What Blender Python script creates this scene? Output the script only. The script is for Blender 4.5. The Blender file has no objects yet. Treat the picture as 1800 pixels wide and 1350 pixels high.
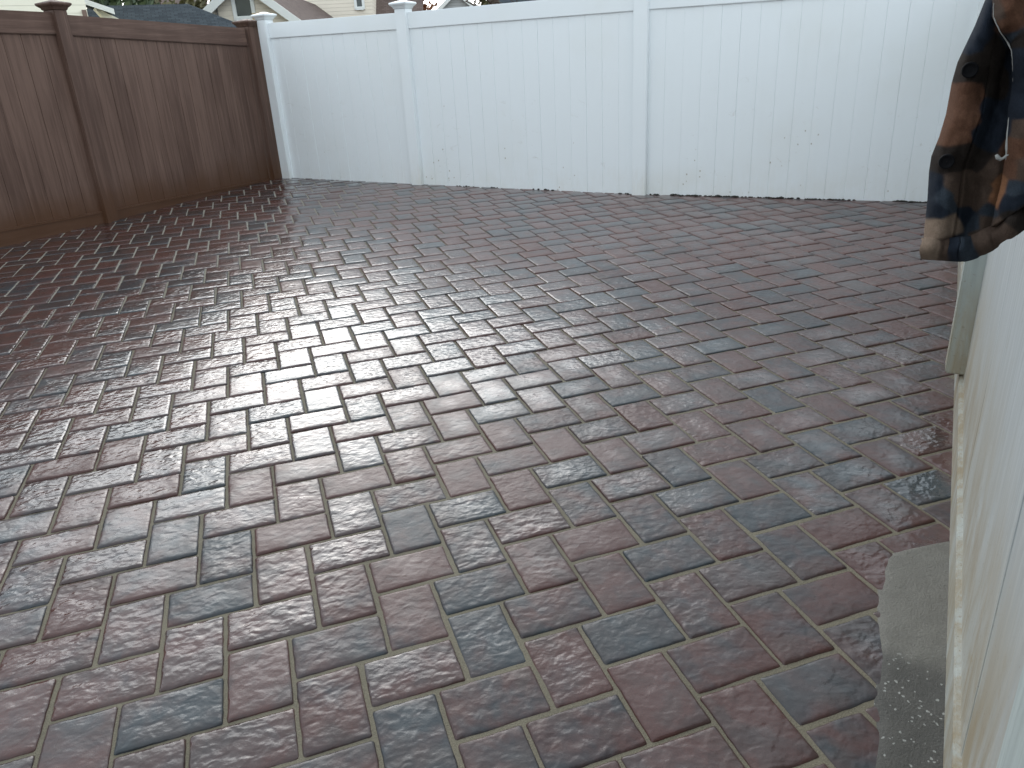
import bpy, bmesh, math, random
import numpy as np
from mathutils import Vector, Matrix, noise

rnd = random.Random(11)
scene = bpy.context.scene
C = scene.collection

# ------------------------------------------------------------------ camera
CAM = Vector((0.56457, -1.93012, 1.27586))
RIGHT = Vector((0.9451996, -0.3222984, -0.0521676))
DOWN = Vector((-0.1700518, -0.3495783, -0.9213454))
FWD = Vector((0.2787115, 0.8797265, -0.3852287))
FPX = 1328.1
cd = bpy.data.cameras.new('camera')
cd.sensor_width = 36.0
cd.lens = 36.0 * FPX / 1800.0
cd.clip_start = 0.03
cd.clip_end = 2000
cam = bpy.data.objects.new('camera', cd)
C.objects.link(cam)
M = Matrix(((RIGHT.x, -DOWN.x, -FWD.x, CAM.x), (RIGHT.y, -DOWN.y, -FWD.y, CAM.y),
            (RIGHT.z, -DOWN.z, -FWD.z, CAM.z), (0, 0, 0, 1)))
cam.matrix_world = M
scene.camera = cam

# ------------------------------------------------------------------ sky, sun, exposure
SUN_EL, SUN_AZ = math.radians(21), math.radians(4)
w = bpy.data.worlds.new('World')
scene.world = w
w.use_nodes = True
nt = w.node_tree
bg = nt.nodes['Background']
sky = nt.nodes.new('ShaderNodeTexSky')
sky.sky_type = 'NISHITA'
sky.sun_disc = False
sky.sun_elevation = SUN_EL
sky.sun_rotation = SUN_AZ
sky.air_density = 1.0
sky.dust_density = 3.0
hs = nt.nodes.new('ShaderNodeHueSaturation')
hs.inputs['Saturation'].default_value = 0.30
nt.links.new(sky.outputs[0], hs.inputs['Color'])
# an even deck of cloud veils most of the clear sky
mxw = nt.nodes.new('ShaderNodeMix')
mxw.data_type = 'RGBA'
mxw.inputs[0].default_value = 0.6
nt.links.new(hs.outputs[0], mxw.inputs[6])
mxw.inputs[7].default_value = (8.7, 9.75, 10.5, 1)
nt.links.new(mxw.outputs[2], bg.inputs[0])
bg.inputs[1].default_value = 0.12
sl = bpy.data.lights.new('sun', 'SUN')
sl.energy = 0.5
sl.angle = math.radians(47)
sl.color = (0.95, 0.98, 1.0)
so = bpy.data.objects.new('sun', sl)
C.objects.link(so)
so.location = (0, 0, 30)
sd = Vector((math.sin(SUN_AZ) * math.cos(SUN_EL), math.cos(SUN_AZ) * math.cos(SUN_EL), math.sin(SUN_EL)))
so.rotation_euler = sd.to_track_quat('Z', 'Y').to_euler()
scene.view_settings.view_transform = 'Standard'
scene.view_settings.look = 'None'
scene.view_settings.gamma = 1
scene.view_settings.exposure = 0.85


# ------------------------------------------------------------------ helpers
def ray(x, y):
    return (RIGHT * ((x - 900) / FPX) + DOWN * ((y - 675) / FPX) + FWD)


def tag(o, label=None, cat=None, group=None, kind=None):
    if label: o['label'] = label
    if cat: o['category'] = cat
    if group: o['group'] = group
    if kind: o['kind'] = kind
    return o


def empty(name, loc, label=None, cat=None, group=None):
    o = bpy.data.objects.new(name, None)
    C.objects.link(o)
    o.location = loc
    o.empty_display_size = 0.2
    return tag(o, label, cat, group)


class MB:
    """collects faces; build() links them as one mesh object"""
    def __init__(self):
        self.v = []; self.f = []; self.smooth = False

    def add(self, verts, faces):
        n = len(self.v)
        self.v += [Vector(p) for p in verts]
        self.f += [tuple(i + n for i in f) for f in faces]

    def hexa(self, p):
        # p: 4 bottom (ccw from above) + 4 top
        self.add(p, [(3, 2, 1, 0), (4, 5, 6, 7), (0, 1, 5, 4), (1, 2, 6, 5), (2, 3, 7, 6), (3, 0, 4, 7)])

    def build(self, name, mat, parent=None, bevel=0.0, seg=2, smooth=False):
        off = parent.matrix_basis.translation if parent else Vector((0, 0, 0))
        p = parent
        while p is not None and p.parent is not None:
            p = p.parent
            off = off + p.matrix_basis.translation
        me = bpy.data.meshes.new(name)
        bm = bmesh.new()
        vs = [bm.verts.new(q - off) for q in self.v]
        for f in self.f:
            try:
                bm.faces.new([vs[i] for i in f])
            except ValueError:
                pass
        bmesh.ops.recalc_face_normals(bm, faces=bm.faces)
        if bevel > 0:
            es = [e for e in bm.edges if len(e.link_faces) == 2 and e.calc_face_angle(0) > 0.5]
            bmesh.ops.bevel(bm, geom=es, offset=bevel, segments=seg, affect='EDGES', clamp_overlap=True)
        bm.to_mesh(me)
        bm.free()
        if smooth or bevel > 0:
            for q in me.polygons: q.use_smooth = True
            if bevel > 0:
                try: me.set_sharp_from_angle(angle=math.radians(50))
                except Exception: pass
        o = bpy.data.objects.new(name, me)
        C.objects.link(o)
        if mat: me.materials.append(mat)
        if parent: o.parent = parent
        return o


# ------------------------------------------------------------------ material helpers
class NT:
    def __init__(self, name):
        self.m = bpy.data.materials.new(name)
        self.m.use_nodes = True
        self.t = self.m.node_tree
        self.b = self.t.nodes['Principled BSDF']

    def n(self, typ, **kw):
        nd = self.t.nodes.new(typ)
        for k, v in kw.items():
            if k.startswith('_'):
                setattr(nd, k[1:], v)
            else:
                key = int(k[1:]) if (k[0] == 'i' and k[1:].isdigit()) else k.replace('__', ' ')
                s = nd.inputs[key]
                if hasattr(v, 'is_output') or isinstance(v, bpy.types.NodeSocket):
                    self.t.links.new(v, s)
                else:
                    s.default_value = v
        return nd

    def link(self, a, key):
        self.t.links.new(a, self.b.inputs[key])

    def math(self, op, a, b=None, c=None, clamp=False):
        nd = self.t.nodes.new('ShaderNodeMath')
        nd.operation = op
        nd.use_clamp = clamp
        for i, v in enumerate((a, b, c)):
            if v is None: continue
            if isinstance(v, bpy.types.NodeSocket): self.t.links.new(v, nd.inputs[i])
            else: nd.inputs[i].default_value = v
        return nd.outputs[0]

    def step(self, v, a, b, lo=0.0, hi=1.0):
        nd = self.t.nodes.new('ShaderNodeMapRange')
        nd.interpolation_type = 'SMOOTHSTEP'
        self.t.links.new(v, nd.inputs[0])
        for i, q in enumerate((a, b, lo, hi)):
            nd.inputs[i + 1].default_value = q
        return nd.outputs[0]

    def mix(self, f, a, b, blend='MIX'):
        nd = self.t.nodes.new('ShaderNodeMix')
        nd.data_type = 'RGBA'
        nd.blend_type = blend
        for i, v in ((0, f), (6, a), (7, b)):
            if isinstance(v, bpy.types.NodeSocket): self.t.links.new(v, nd.inputs[i])
            elif i == 0: nd.inputs[0].default_value = v
            else: nd.inputs[i].default_value = tuple(v) + (1,) if len(v) == 3 else v
        return nd.outputs[2]

    def noise(self, vec, scale, detail=2.0, rough=0.5, dist=0.0, w=None):
        nd = self.t.nodes.new('ShaderNodeTexNoise')
        if w is not None:
            nd.noise_dimensions = '4D'
            self.t.links.new(w, nd.inputs['W'])
        self.t.links.new(vec, nd.inputs['Vector'])
        nd.inputs['Scale'].default_value = scale
        nd.inputs['Detail'].default_value = detail
        nd.inputs['Roughness'].default_value = rough
        nd.inputs['Distortion'].default_value = dist
        return nd.outputs[0]

    def mapping(self, vec, scale=(1, 1, 1), rot=(0, 0, 0)):
        nd = self.t.nodes.new('ShaderNodeMapping')
        self.t.links.new(vec, nd.inputs[0])
        nd.inputs['Scale'].default_value = scale
        nd.inputs['Rotation'].default_value = rot
        return nd.outputs[0]

    def bump(self, h, strength, dist, normal=None):
        nd = self.t.nodes.new('ShaderNodeBump')
        nd.inputs['Strength'].default_value = strength
        nd.inputs['Distance'].default_value = dist
        self.t.links.new(h, nd.inputs['Height'])
        if normal is not None: self.t.links.new(normal, nd.inputs['Normal'])
        return nd.outputs[0]

    def pos(self):
        return self.t.nodes.new('ShaderNodeNewGeometry').outputs['Position']


def paver_material():
    m = NT('wet_paver')
    at = m.n('ShaderNodeAttribute', _attribute_name='tone')
    sep = m.n('ShaderNodeSeparateColor', Color=at.outputs['Color'])
    tone, rid, wetr = sep.outputs[0], sep.outputs[1], sep.outputs[2]
    uv = m.n('ShaderNodeUVMap', _uv_map='brick').outputs[0]
    suv = m.n('ShaderNodeSeparateXYZ', Vector=uv)
    P = m.pos()
    W = m.math('MULTIPLY', rid, 40.0)
    n1 = m.noise(P, 7.0, 3, 0.6, 0.4, w=W)
    n2 = m.noise(P, 22.0, 3, 0.6, 0.0, w=W)
    v = m.math('ADD', m.math('MULTIPLY', n1, 1.9), m.math('MULTIPLY', tone, 0.75))
    v = m.math('ADD', v, m.math('MULTIPLY', m.math('SUBTRACT', n2, 0.5), 0.35))
    f = m.step(v, 0.78, 1.55)
    col = m.mix(f, (0.020, 0.028, 0.034), (0.060, 0.022, 0.018))
    # brownish grey middle tone and fine speckle
    g = m.step(m.noise(P, 11.0, 2, 0.5, 0, w=m.math('ADD', W, 7.0)), 0.5, 0.68)
    col = m.mix(m.math('MULTIPLY', g, 0.55), col, (0.042, 0.027, 0.024))
    gr = m.noise(P, 260.0, 2, 0.7)
    col = m.mix(1.0, col, m.mix(gr, (0.62, 0.62, 0.62), (1.38, 1.38, 1.38)), 'MULTIPLY')
    # wetness: the middle of most pavers holds a film of water, rims drain and dry
    cu = m.math('ABSOLUTE', m.math('SUBTRACT', suv.outputs[0], 0.5))
    cv = m.math('ABSOLUTE', m.math('SUBTRACT', suv.outputs[1], 0.5))
    rad = m.math('POWER', m.math('ADD', m.math('POWER', m.math('MULTIPLY', cu, 2.0), 2.6),
                                 m.math('POWER', m.math('MULTIPLY', cv, 2.0), 2.6)), 0.4)
    big = m.noise(P, 0.55, 2, 0.5)
    wn = m.noise(P, 16.0, 2, 0.5)
    wet = m.math('ADD', m.math('MULTIPLY', big, 1.7), m.math('MULTIPLY', wetr, 0.50))
    wet = m.math('SUBTRACT', wet, m.math('MULTIPLY', rad, 0.32))
    wet = m.math('ADD', wet, m.math('MULTIPLY', m.math('SUBTRACT', wn, 0.5), 0.45))
    wet = m.math('ADD', wet, m.math('MULTIPLY', m.math('SUBTRACT', m.noise(P, 2.6, 3, 0.6), 0.5), 1.1))
    damp = m.step(m.math('ADD', m.noise(P, 6.5, 3, 0.55, 0.3, w=W), m.math('MULTIPLY', wetr, 0.18)), 0.60, 0.70)
    col = m.mix(m.math('MULTIPLY', damp, 0.45), col, (0.026, 0.022, 0.022))
    # the side by the right fence has already dried, the middle and left are still wet
    sp = m.n('ShaderNodeSeparateXYZ', Vector=P)
    lat = m.math('ADD', m.math('MULTIPLY', sp.outputs[0], 0.677886), m.math('MULTIPLY', sp.outputs[1], -0.735167))
    lat = m.math('ADD', lat, m.math('MULTIPLY', m.math('SUBTRACT', m.noise(P, 1.1, 2, 0.5), 0.5), 1.6))
    dry = m.step(lat, -0.55, 1.25)
    wet = m.math('SUBTRACT', m.math('ADD', wet, 0.10), m.math('MULTIPLY', dry, 0.62))
    wet = m.step(wet, 0.25, 1.05)
    col = m.mix(wet, m.mix(0.06, col, (0.12, 0.105, 0.10)), col)
    # along the far white fence the surface turns to a paler, rougher tone
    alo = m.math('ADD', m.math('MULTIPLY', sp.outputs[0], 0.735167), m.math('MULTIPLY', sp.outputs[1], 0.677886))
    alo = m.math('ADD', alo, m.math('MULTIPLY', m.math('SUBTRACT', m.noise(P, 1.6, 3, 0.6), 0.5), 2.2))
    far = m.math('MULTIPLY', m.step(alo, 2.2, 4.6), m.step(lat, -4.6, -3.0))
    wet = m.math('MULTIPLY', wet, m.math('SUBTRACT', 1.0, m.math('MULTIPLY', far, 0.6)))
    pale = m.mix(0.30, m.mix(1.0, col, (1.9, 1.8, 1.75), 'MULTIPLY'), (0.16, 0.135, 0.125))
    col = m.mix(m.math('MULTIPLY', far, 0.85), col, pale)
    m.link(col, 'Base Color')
    rg = m.math('SUBTRACT', 0.37, m.math('MULTIPLY', wet, 0.14))
    m.link(rg, 'Roughness')
    m.b.inputs['IOR'].default_value = 1.38
    m.b.inputs['Coat IOR'].default_value = 1.33
    m.b.inputs['Coat Roughness'].default_value = 0.10
    m.link(m.math('ADD', 0.05, m.math('MULTIPLY', wet, 0.85)), 'Coat Weight')
    # hand-hewn relief
    Ps = m.mapping(P, (1, 1, 1))
    r1 = m.noise(m.mapping(P, (0.85, 1.12, 1), (0, 0, math.radians(18))), 40.0, 1.0, 0.4, 0.35, w=W)
    r2 = m.noise(Ps, 90.0, 2.0, 0.5, 0.3, w=W)
    r3 = m.noise(P, 24.0, 1.0, 0.4, 0.3, w=m.math('ADD', W, 3.0))
    h = m.math('ADD', m.math('MULTIPLY', r1, 0.75), m.math('ADD', m.math('MULTIPLY', r2, 0.14), m.math('MULTIPLY', r3, 0.55)))
    h = m.math('MULTIPLY', h, m.math('ADD', 0.45, m.math('MULTIPLY', m.math('FRACT', m.math('MULTIPLY', rid, 17.3)), 0.8)))
    b1 = m.bump(h, 1.0, 0.0054)
    b2 = m.bump(gr, 0.25, 0.0012, b1)
    m.t.links.new(b2, m.b.inputs['Normal'])
    m.t.links.new(b1, m.b.inputs['Coat Normal'])
    return m.m


def sand_material():
    m = NT('joint_sand')
    P = m.pos()
    a = m.noise(P, 3.0, 3)
    b = m.noise(P, 300.0, 2, 0.7)
    c = m.mix(a, (0.095, 0.083, 0.055), (0.18, 0.156, 0.110))
    # paler sand towards the brown fence
    sp = m.n('ShaderNodeSeparateXYZ', Vector=P)
    lat = m.math('ADD', m.math('MULTIPLY', sp.outputs[0], 0.677886), m.math('MULTIPLY', sp.outputs[1], -0.735167))
    lat = m.math('ADD', lat, m.math('MULTIPLY', m.math('SUBTRACT', a, 0.5), 2.0))
    c = m.mix(m.step(lat, -1.6, -3.4), c, (0.23, 0.21, 0.175))
    c = m.mix(1.0, c, m.mix(b, (0.55, 0.55, 0.55), (1.45, 1.45, 1.45)), 'MULTIPLY')
    m.link(c, 'Base Color')
    m.b.inputs['Roughness'].default_value = 0.8
    m.t.links.new(m.bump(b, 0.8, 0.004), m.b.inputs['Normal'])
    return m.m


def concrete_material():
    m = NT('mortar_edge')
    P = m.pos()
    ob = m.n('ShaderNodeAttribute', _attribute_name='age').outputs['Fac']
    a = m.noise(P, 14.0, 4, 0.6)
    b = m.noise(P, 210.0, 3, 0.7)
    new = m.mix(a, (0.105, 0.098, 0.084), (0.170, 0.160, 0.138))
    old = m.mix(a, (0.040, 0.038, 0.034), (0.085, 0.080, 0.070))
    vo = m.n('ShaderNodeTexVoronoi', Scale=120.0, Randomness=1.0)
    m.t.links.new(m.n('ShaderNodeVectorMath', _operation='ADD', i0=P, i1=m.n('ShaderNodeVectorMath', _operation='SCALE', i0=m.n('ShaderNodeTexNoise', Vector=P, Scale=90.0).outputs[1], Scale=0.012).outputs[0]).outputs[0], vo.inputs['Vector'])
    vs = m.n('ShaderNodeSeparateColor', Color=vo.outputs['Color'])
    peb = m.math('MULTIPLY', m.step(vo.outputs['Distance'], 0.42, 0.30), m.step(m.math('ADD', vs.outputs[0], m.math('MULTIPLY', m.noise(P, 12.0, 2), 0.5)), 1.08, 1.12))
    old = m.mix(peb, old, (0.26, 0.26, 0.24))
    c = m.mix(ob, new, old)
    c = m.mix(1.0, c, m.mix(b, (0.6, 0.6, 0.6), (1.4, 1.4, 1.4)), 'MULTIPLY')
    m.link(c, 'Base Color')
    m.b.inputs['Roughness'].default_value = 0.75
    m.t.links.new(m.bump(m.math('ADD', b, m.math('MULTIPLY', a, 2.0)), 0.7, 0.006), m.b.inputs['Normal'])
    return m.m


def white_vinyl(name, dirt=0.5, zlo=0.15, rough=0.38, base=(0.80, 0.84, 0.855), grain=0.15, spots=True, reach=0.55):
    m = NT(name)
    P = m.pos()
    sp = m.n('ShaderNodeSeparateXYZ', Vector=P)
    z = sp.outputs[2]
    low = m.step(z, zlo + reach, zlo - 0.02)
    n1 = m.noise(P, 3.2, 4, 0.62, 0.3)
    n2 = m.noise(m.mapping(P, (1, 1, 0.16)), 34.0, 3, 0.6)
    st = m.math('MULTIPLY', m.math('MULTIPLY', low, low), m.step(m.math('ADD', m.math('MULTIPLY', n1, 0.75), m.math('MULTIPLY', n2, 0.4)), 0.38, 0.78))
    col = m.mix(m.math('MULTIPLY', st, dirt), base, (0.50, 0.42, 0.26))
    thin = m.step(m.noise(P, 1.3, 3, 0.6), 0.45, 0.75)
    col = m.mix(m.math('MULTIPLY', thin, 0.10 + 0.1 * dirt), col, (0.62, 0.60, 0.50))
    if spots:
        # mud flecks splashed by the paving crew
        vo = m.n('ShaderNodeTexVoronoi', Scale=26.0, Randomness=1.0)
        m.t.links.new(m.mapping(P, (1, 1, 0.8)), vo.inputs['Vector'])
        wob = m.math('MULTIPLY', m.noise(P, 70.0, 2), 0.25)
        sc = m.n('ShaderNodeSeparateColor', Color=vo.outputs['Color'])
        cl = m.math('MULTIPLY', m.step(m.noise(P, 2.6, 2, 0.6), 0.52, 0.70), m.step(z, zlo + 1.1, zlo + 0.1))
        keep = m.step(m.math('ADD', sc.outputs[0], m.math('MULTIPLY', cl, 0.62)), 0.97, 1.12)
        fl = m.math('MULTIPLY', m.step(m.math('ADD', vo.outputs['Distance'], wob), 0.34, 0.20), keep)
        col = m.mix(m.math('MULTIPLY', fl, 0.75), col, (0.30, 0.25, 0.17))
        sm = m.step(m.noise(m.mapping(P, (1, 1, 1.6)), 8.5, 5, 0.72, 0.9), 0.60, 0.74)
        sm = m.math('MULTIPLY', sm, m.step(m.noise(P, 1.7, 2, 0.5), 0.42, 0.62))
        sm = m.math('MULTIPLY', sm, m.step(z, zlo + 1.5, zlo + 0.2))
        col = m.mix(m.math('MULTIPLY', sm, 0.42), col, (0.42, 0.39, 0.33))
    m.link(col, 'Base Color')
    rr = m.math('ADD', rough, m.math('MULTIPLY', st, 0.25))
    m.link(rr, 'Roughness')
    g = m.noise(m.mapping(P, (1, 1, 0.05)), 120.0, 3, 0.6)
    m.t.links.new(m.bump(g, grain, 0.003), m.b.inputs['Normal'])
    return m.m


def near_vinyl(name, c0):
    """dirty white wood-grained vinyl of the fence beside the camera"""
    m = NT(name)
    P = m.pos()
    sp = m.n('ShaderNodeSeparateXYZ', Vector=P)
    z = sp.outputs[2]
    g1 = m.noise(m.mapping(P, (1, 1, 0.035)), 55.0, 4, 0.65, 0.3)
    g2 = m.noise(m.mapping(P, (1, 1, 0.06)), 160.0, 3, 0.6)
    low = m.step(z, 0.75, 0.10)
    n1 = m.noise(m.mapping(P, (1, 1, 0.30)), 9.0, 5, 0.68, 0.6)
    st = m.math('MULTIPLY', low, m.step(m.math('ADD', m.math('MULTIPLY', n1, 0.9), m.math('MULTIPLY', g1, 0.5)), 0.50, 0.84))
    col = m.mix(m.step(g1, 0.35, 0.7), (c0[0] * 0.78, c0[1] * 0.78, c0[2] * 0.78), c0)
    col = m.mix(m.math('MULTIPLY', low, 0.26), col, (0.42, 0.40, 0.29))
    col = m.mix(m.math('MULTIPLY', st, 0.9), col, (0.25, 0.20, 0.125))
    ol = m.step(m.noise(m.mapping(P, (1, 1, 0.5)), 12.0, 5, 0.72, 0.8), 0.54, 0.70)
    col = m.mix(m.math('MULTIPLY', ol, m.math('ADD', 0.12, m.math('MULTIPLY', low, 0.50))), col, (0.27, 0.22, 0.14))
    spk = m.step(m.math('ADD', m.noise(P, 80.0, 3, 0.65), m.math('MULTIPLY', low, 0.07)), 0.67, 0.74)
    col = m.mix(m.math('MULTIPLY', spk, 0.55), col, (0.20, 0.16, 0.11))
    m.link(col, 'Base Color')
    m.b.inputs['Roughness'].default_value = 0.5
    h = m.math('ADD', g1, m.math('MULTIPLY', g2, 0.6))
    m.t.links.new(m.bump(h, 0.5, 0.003), m.b.inputs['Normal'])
    return m.m


def brown_vinyl(name, horizontal=False, dark=1.0):
    m = NT(name)
    P = m.pos()
    at = m.n('ShaderNodeAttribute', _attribute_name='board').outputs['Fac']
    sc = (1, 1, 0.045) if not horizontal else (0.06, 0.06, 1.0)
    g1 = m.noise(m.mapping(P, sc), 26.0, 4, 0.62, 0.5)
    g2 = m.noise(m.mapping(P, sc), 110.0, 3, 0.6)
    bl = m.noise(m.mapping(P, (1, 1, 0.35)), 3.0, 3, 0.55)
    f = m.math('ADD', m.math('MULTIPLY', g1, 0.75), m.math('MULTIPLY', g2, 0.3))
    f = m.math('ADD', f, m.math('MULTIPLY', m.math('SUBTRACT', at, 0.5), 0.13))
    f = m.math('ADD', f, m.math('MULTIPLY', m.math('SUBTRACT', bl, 0.5), 0.5))
    d = dark
    col = m.mix(m.step(f, 0.30, 0.72), (0.082 * d, 0.046 * d, 0.034 * d), (0.150 * d, 0.092 * d, 0.070 * d))
    hl = m.step(g1, 0.66, 0.80)
    col = m.mix(m.math('MULTIPLY', hl, 0.5), col, (0.26 * d, 0.18 * d, 0.15 * d))
    # rain-soaked foot of the fence, orange brown
    z = m.n('ShaderNodeSeparateXYZ', Vector=P).outputs[2]
    wt = m.step(m.math('ADD', z, m.math('MULTIPLY', m.noise(P, 3.0, 3), 0.35)), 0.76, 0.42)
    col = m.mix(m.math('MULTIPLY', wt, 0.8), col, (0.082, 0.036, 0.016))
    m.link(col, 'Base Color')
    m.b.inputs['Specular IOR Level'].default_value = 0.3
    rg = m.math('SUBTRACT', 0.6, m.math('MULTIPLY', wt, 0.25))
    m.link(rg, 'Roughness')
    m.t.links.new(m.bump(f, 0.35, 0.003), m.b.inputs['Normal'])
    return m.m


def plain(name, col, rough=0.6, var=0.15, scale=8.0, metallic=0.0):
    m = NT(name)
    P = m.pos()
    a = m.noise(P, scale, 4, 0.6)
    c0 = tuple(c * (1 - var) for c in col)
    c1 = tuple(min(1, c * (1 + var)) for c in col)
    m.link(m.mix(a, c0, c1), 'Base Color')
    m.b.inputs['Roughness'].default_value = rough
    m.b.inputs['Metallic'].default_value = metallic
    return m.m


def siding(name, col):
    m = NT(name)
    P = m.pos()
    z = m.n('ShaderNodeSeparateXYZ', Vector=P).outputs[2]
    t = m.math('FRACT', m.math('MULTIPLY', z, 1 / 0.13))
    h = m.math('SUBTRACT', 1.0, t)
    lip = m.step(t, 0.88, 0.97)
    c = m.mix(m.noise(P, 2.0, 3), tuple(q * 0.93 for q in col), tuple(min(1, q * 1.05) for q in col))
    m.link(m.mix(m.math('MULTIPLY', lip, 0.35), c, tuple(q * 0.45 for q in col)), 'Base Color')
    m.b.inputs['Roughness'].default_value = 0.55
    m.t.links.new(m.bump(h, 0.9, 0.02), m.b.inputs['Normal'])
    return m.m


def shingle(name, c0, c1):
    m = NT(name)
    uv = m.n('ShaderNodeUVMap', _uv_map='roof').outputs[0]
    br = m.n('ShaderNodeTexBrick', Scale=1.0, Mortar__Size=0.006, Brick__Width=0.17, Row__Height=0.11, Bias=0.0)
    m.t.links.new(uv, br.inputs['Vector'])
    br.inputs['Color1'].default_value = c0 + (1,)
    br.inputs['Color2'].default_value = c1 + (1,)
    br.inputs['Mortar'].default_value = tuple(q * 0.7 for q in c0) + (1,)
    P = m.pos()
    n = m.noise(P, 40.0, 3, 0.7)
    c = m.mix(1.0, br.outputs[0], m.mix(n, (0.6, 0.6, 0.6), (1.4, 1.4, 1.4)), 'MULTIPLY')
    m.link(c, 'Base Color')
    m.b.inputs['Roughness'].default_value = 0.95
    m.b.inputs['Specular IOR Level'].default_value = 0.12
    return m.m


def fabric_material():
    m = NT('plaid_flannel')
    c = m.n('ShaderNodeVertexColor', _layer_name='dye').outputs[0]
    uv = m.n('ShaderNodeUVMap', _uv_map='cloth').outputs[0]
    wv = m.n('ShaderNodeTexWave', Scale=330.0, Distortion=1.2, Detail=1.0)
    m.t.links.new(uv, wv.inputs['Vector'])
    P = m.pos()
    n = m.noise(P, 700.0, 2, 0.7)
    n2 = m.noise(P, 240.0, 3, 0.7)
    col = m.mix(1.0, c, m.mix(m.math('MULTIPLY', m.math('ADD', n, n2), 0.5), (0.3, 0.3, 0.3), (1.7, 1.7, 1.7)), 'MULTIPLY')
    m.link(col, 'Base Color')
    m.b.inputs['Roughness'].default_value = 0.95
    m.b.inputs['Specular IOR Level'].default_value = 0.1
    h = m.math('ADD', m.math('MULTIPLY', wv.outputs['Fac'], 0.5), n)
    m.t.links.new(m.bump(h, 0.5, 0.0015), m.b.inputs['Normal'])
    return m.m


def leaf_material(name, c0, c1):
    m = NT(name)
    r = m.n('ShaderNodeNewGeometry').outputs['Random Per Island']
    m.link(m.mix(r, c0, c1), 'Base Color')
    m.b.inputs['Roughness'].default_value = 0.6
    return m.m


MAT = {}
MAT['paver'] = paver_material()
MAT['sand'] = sand_material()
MAT['concrete'] = concrete_material()
MAT['white'] = white_vinyl('white_vinyl', 0.16, 0.14)
MAT['white_post'] = white_vinyl('white_vinyl_post', 0.35, 0.14, spots=False)
MAT['near'] = near_vinyl('dirty_white_vinyl', (0.40, 0.43, 0.44))
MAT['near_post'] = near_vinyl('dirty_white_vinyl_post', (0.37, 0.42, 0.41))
MAT['brown'] = brown_vinyl('brown_vinyl', False, 1.0)
MAT['brown_rail'] = brown_vinyl('brown_vinyl_rail', True, 1.05)
MAT['brown_post'] = brown_vinyl('brown_vinyl_post', False, 1.0)

# ------------------------------------------------------------------ the ground
g = MB()
g.add([(-400, -400, -0.35), (400, -400, -0.35), (400, 400, -0.35), (-400, 400, -0.35)], [(0, 1, 2, 3)])
gm = NT('lawn_soil')
gP = gm.pos()
gm.link(gm.mix(gm.noise(gP, 0.8, 5, 0.65), (0.05, 0.055, 0.025), (0.11, 0.09, 0.055)), 'Base Color')
gm.b.inputs['Roughness'].default_value = 0.95
go = g.build('ground', gm.m)
tag(go, kind='structure')

# ------------------------------------------------------------------ the patio (herringbone of tumbled pavers)
# paving plane: falls gently towards the house; RG turns its own axes into the level world
RG = np.array([[0.9999850254545382, -7.923576509466674e-05, -0.0054719821253609345],
               [-7.923576509466674e-05, 0.9995807347551136, -0.028954247151680976],
               [0.0054719821253609345, 0.028954247151680976, 0.9995657602096517]])
S = 0.1524            # paver width with its joint
PM = Matrix([list(r) + [0] for r in RG.tolist()] + [[0, 0, 0, 1]])


def ground_z(x, y):
    # height of the paving plane under a world point
    return (0.0054719821253609345 * x + 0.028954247151680976 * y) / 0.9995657602096517


# fence lines (face of the posts, world xy)
WHITE = [Vector((0.897, 7.607)), Vector((2.150, 6.196)), Vector((3.819, 4.403)), Vector((5.70, 2.70))]
BROWN = [Vector((0.880, 7.630)), Vector((-0.749, 5.841)), Vector((-2.42, 4.33)), Vector((-4.10, 2.80))]
RF0 = Vector((1.70, -1.113))                      # foot line of the right fence
RD = Vector((0.735167, 0.677886))                 # its direction, away from the camera
RN = Vector((0.677886, -0.735167))                # out of the patio


def rf(along, lat):
    return RF0 + RD * along + RN * lat


def side(p, a, b):
    d = b - a
    return d.x * (p.y - a.y) - d.y * (p.x - a.x)


def inside(x, y):
    p = Vector((x, y))
    m = 0.22
    k = 0 if x < WHITE[1].x else (1 if x < WHITE[2].x else 2)
    a, b = WHITE[k], WHITE[k + 1]
    if side(p, a, b) / (b - a).length > m: return False
    k = 0 if y > BROWN[1].y else (1 if y > BROWN[2].y else 2)
    a, b = BROWN[k], BROWN[k + 1]
    if -side(p, a, b) / (b - a).length > m: return False
    if (p - RF0).dot(RN) > 0.10: return False
    return x > -3.6 and y > -4.6


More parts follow.
